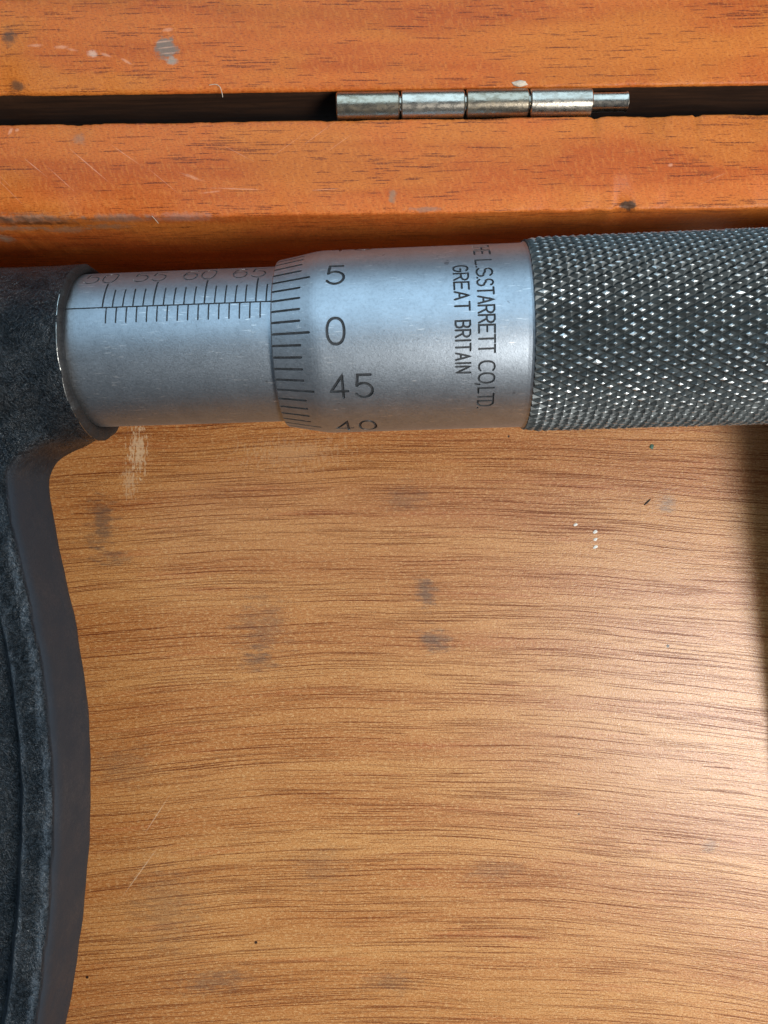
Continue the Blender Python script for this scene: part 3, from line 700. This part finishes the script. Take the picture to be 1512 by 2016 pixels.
# knurled grip: crossed helical grooves leave rows of small truncated pyramids
NK, PX, XE = 72, 1.615, 47.0
RV, RTIP = RT + 0.10, 9.90
V, Fc, MI = [], [], []; vid = {}
def base_r(x):
    return RV + 0.0 * x
def corner(i, j):   # lattice point: x = XK + i*PX/2, angle index j half-steps
    if (i, j % (2 * NK)) not in vid:
        x = XK + 0.12 + i * PX / 2; a = math.pi * j / NK
        vid[(i, j % (2 * NK))] = len(V); V.append((x, RV * math.sin(a), RV * math.cos(a)))
    return vid[(i, j % (2 * NK))]
ncol = int((XE - XK) / (PX / 2))
for i in range(0, ncol):
    for j in range(i % 2, 2 * NK, 2):       # pyramid centred on (i, j)
        edge = i == 0
        c4 = [corner(i + 1, j), corner(i, j + 1), corner(i - 1, j) if not edge else corner(i, j), corner(i, j - 1)]
        tf = min(0.62, max(0.16, random.gauss(0.31, 0.06)))
        if random.random() < 0.010: tf = random.uniform(0.4, 0.6)
        xc = XK + 0.12 + i * PX / 2 + random.uniform(-.05, .05); ac = math.pi * (j + random.uniform(-.06, .06)) / NK
        rt = RTIP - (RTIP - RV) * (tf - 0.13) * 0.75
        if i <= 1: rt -= 0.10 * (2 - i)
        k = len(V)
        dx, da = PX / 2 * tf * 0.95, math.pi / NK * tf * 1.05
        for (qx, qa) in ((dx, 0), (0, da), (-dx if not edge else 0.0, 0), (0, -da)):
            qx += random.uniform(-.25, .25) * dx; qa += random.uniform(-.25, .25) * da
            V.append((max(xc + qx, XK + 0.12), rt * math.sin(ac + qa), rt * math.cos(ac + qa)))
        for q in range(4):
            w_ = (q + 1) % 4; Fc.append((c4[q], c4[w_], k + w_, k + q)); MI.append(0)
        apex = len(V); ra = rt + 0.055 + 0.06 * tf; V.append((xc + (0.05 if edge else 0), ra * math.sin(ac), ra * math.cos(ac)))
        for q in range(4): Fc.append((k + q, k + (q + 1) % 4, apex)); MI.append(0 if edge else 1)
knurl = obj('knurled_grip', V, Fc, [KNURL, TIP], mic, False, MI); fix_normals(knurl)
lathe('grip_core', [(XK + 0.5, RV - 0.03), (XE, RV - 0.03), (XE + 0.6, RV - 0.8)], KNURL, mic, 128)

# ------------------------------------------------------------------ small things lying about
def speck(name, x, y, z, rx, ry, rz, mat, label, cat, group=None, rot=0.0, seed=0):
    bm = bmesh.new(); bmesh.ops.create_icosphere(bm, subdivisions=2, radius=1.0)
    for v in bm.verts:
        q = 1 + 0.35 * mnoise.noise(v.co * 1.3 + Vector((seed, 0, 0)))
        v.co = Vector((v.co.x * rx * q, v.co.y * ry * q, v.co.z * rz * q))
    me = bpy.data.meshes.new(name); bm.to_mesh(me); bm.free(); me.materials.append(mat)
    o = link(name, me); o.location = (x, y, z); o.rotation_euler = (0, 0, rot)
    return tag(o, label, cat, group)
WHITE = mat_simple('white_paint', (0.78, 0.76, 0.70), 0.6); GREEN = mat_simple('green_paint', (0.05, 0.13, 0.09), 0.6)
BLACKS = mat_simple('dark_splinter', (0.03, 0.018, 0.01), 0.7); CHIPM = mat_simple('pale_chip', (0.62, 0.50, 0.38), 0.7, 0, .6)
for k, (px, py, rr, lb) in enumerate(((1172, 1047, .27, 'topmost of three white paint specks in a column on the tan base'), (1172, 1062, .24, 'middle one of three white paint specks in a column on the tan base'),
                                      (1172, 1077, .26, 'lowest of three white paint specks in a column on the tan base'), (1133, 1033, .24, 'lone white paint speck up and left of the three specks in a column'))):
    speck('paint_speck', (px - 756) / 1525 * 103, (1008 - py) / 1525 * 103, 0.03, rr * 1.25, rr * 0.75, 0.07, WHITE, lb, 'paint speck', 'white specks on the base', 0.5, k)
speck('green_speck', 35.6, 8.7, 0.03, 0.28, 0.36, 0.08, GREEN, 'tiny green paint speck on the base just below the knurled grip', 'paint speck', seed=5)
speck('dark_splinter', 35.0, 1.3, 0.05, 0.62, 0.11, 0.06, BLACKS, 'short dark splinter beside the grey smudge on the base', 'splinter', rot=0.75, seed=6)
speck('wood_chip', 14.0, 44.25, RIM + 0.02, 0.75, 0.32, 0.16, CHIPM, 'pale wood chip on the lid edge just above the hinge', 'wood chip', seed=8)
def fibre(name, pts, r, label):
    cu = bpy.data.curves.new(name, 'CURVE'); cu.dimensions = '3D'; cu.bevel_depth = r; cu.bevel_resolution = 1
    sp = cu.splines.new('NURBS'); sp.points.add(len(pts) - 1); sp.use_endpoint_u = True; sp.order_u = 3
    for p, q in zip(sp.points, pts): p.co = (*q, 1)
    tmp = bpy.data.objects.new(name, cu); COL.objects.link(tmp); dg = bpy.context.evaluated_depsgraph_get()
    me = bpy.data.meshes.new_from_object(tmp.evaluated_get(dg)); bpy.data.objects.remove(tmp); me.materials.append(CHIPM)
    return tag(link(name, me), label, 'fibre')
fibre('stray_fibre', [(-18.0, 44.0, RIM + 0.15), (-17.3, 44.1, RIM + 0.3), (-16.7, 43.6, RIM + 0.4), (-16.6, 42.7, RIM + 0.25)], 0.035, 'curved pale fibre hanging off the lid edge over the dark gap')
fibre('stray_fibre', [(-24.0, 30.6, RIM - 0.1), (-23.6, 30.2, RIM + 0.1), (-23.3, 29.8, RIM)], 0.03, 'short straight fibre on the inner edge of the back wall above the barrel')
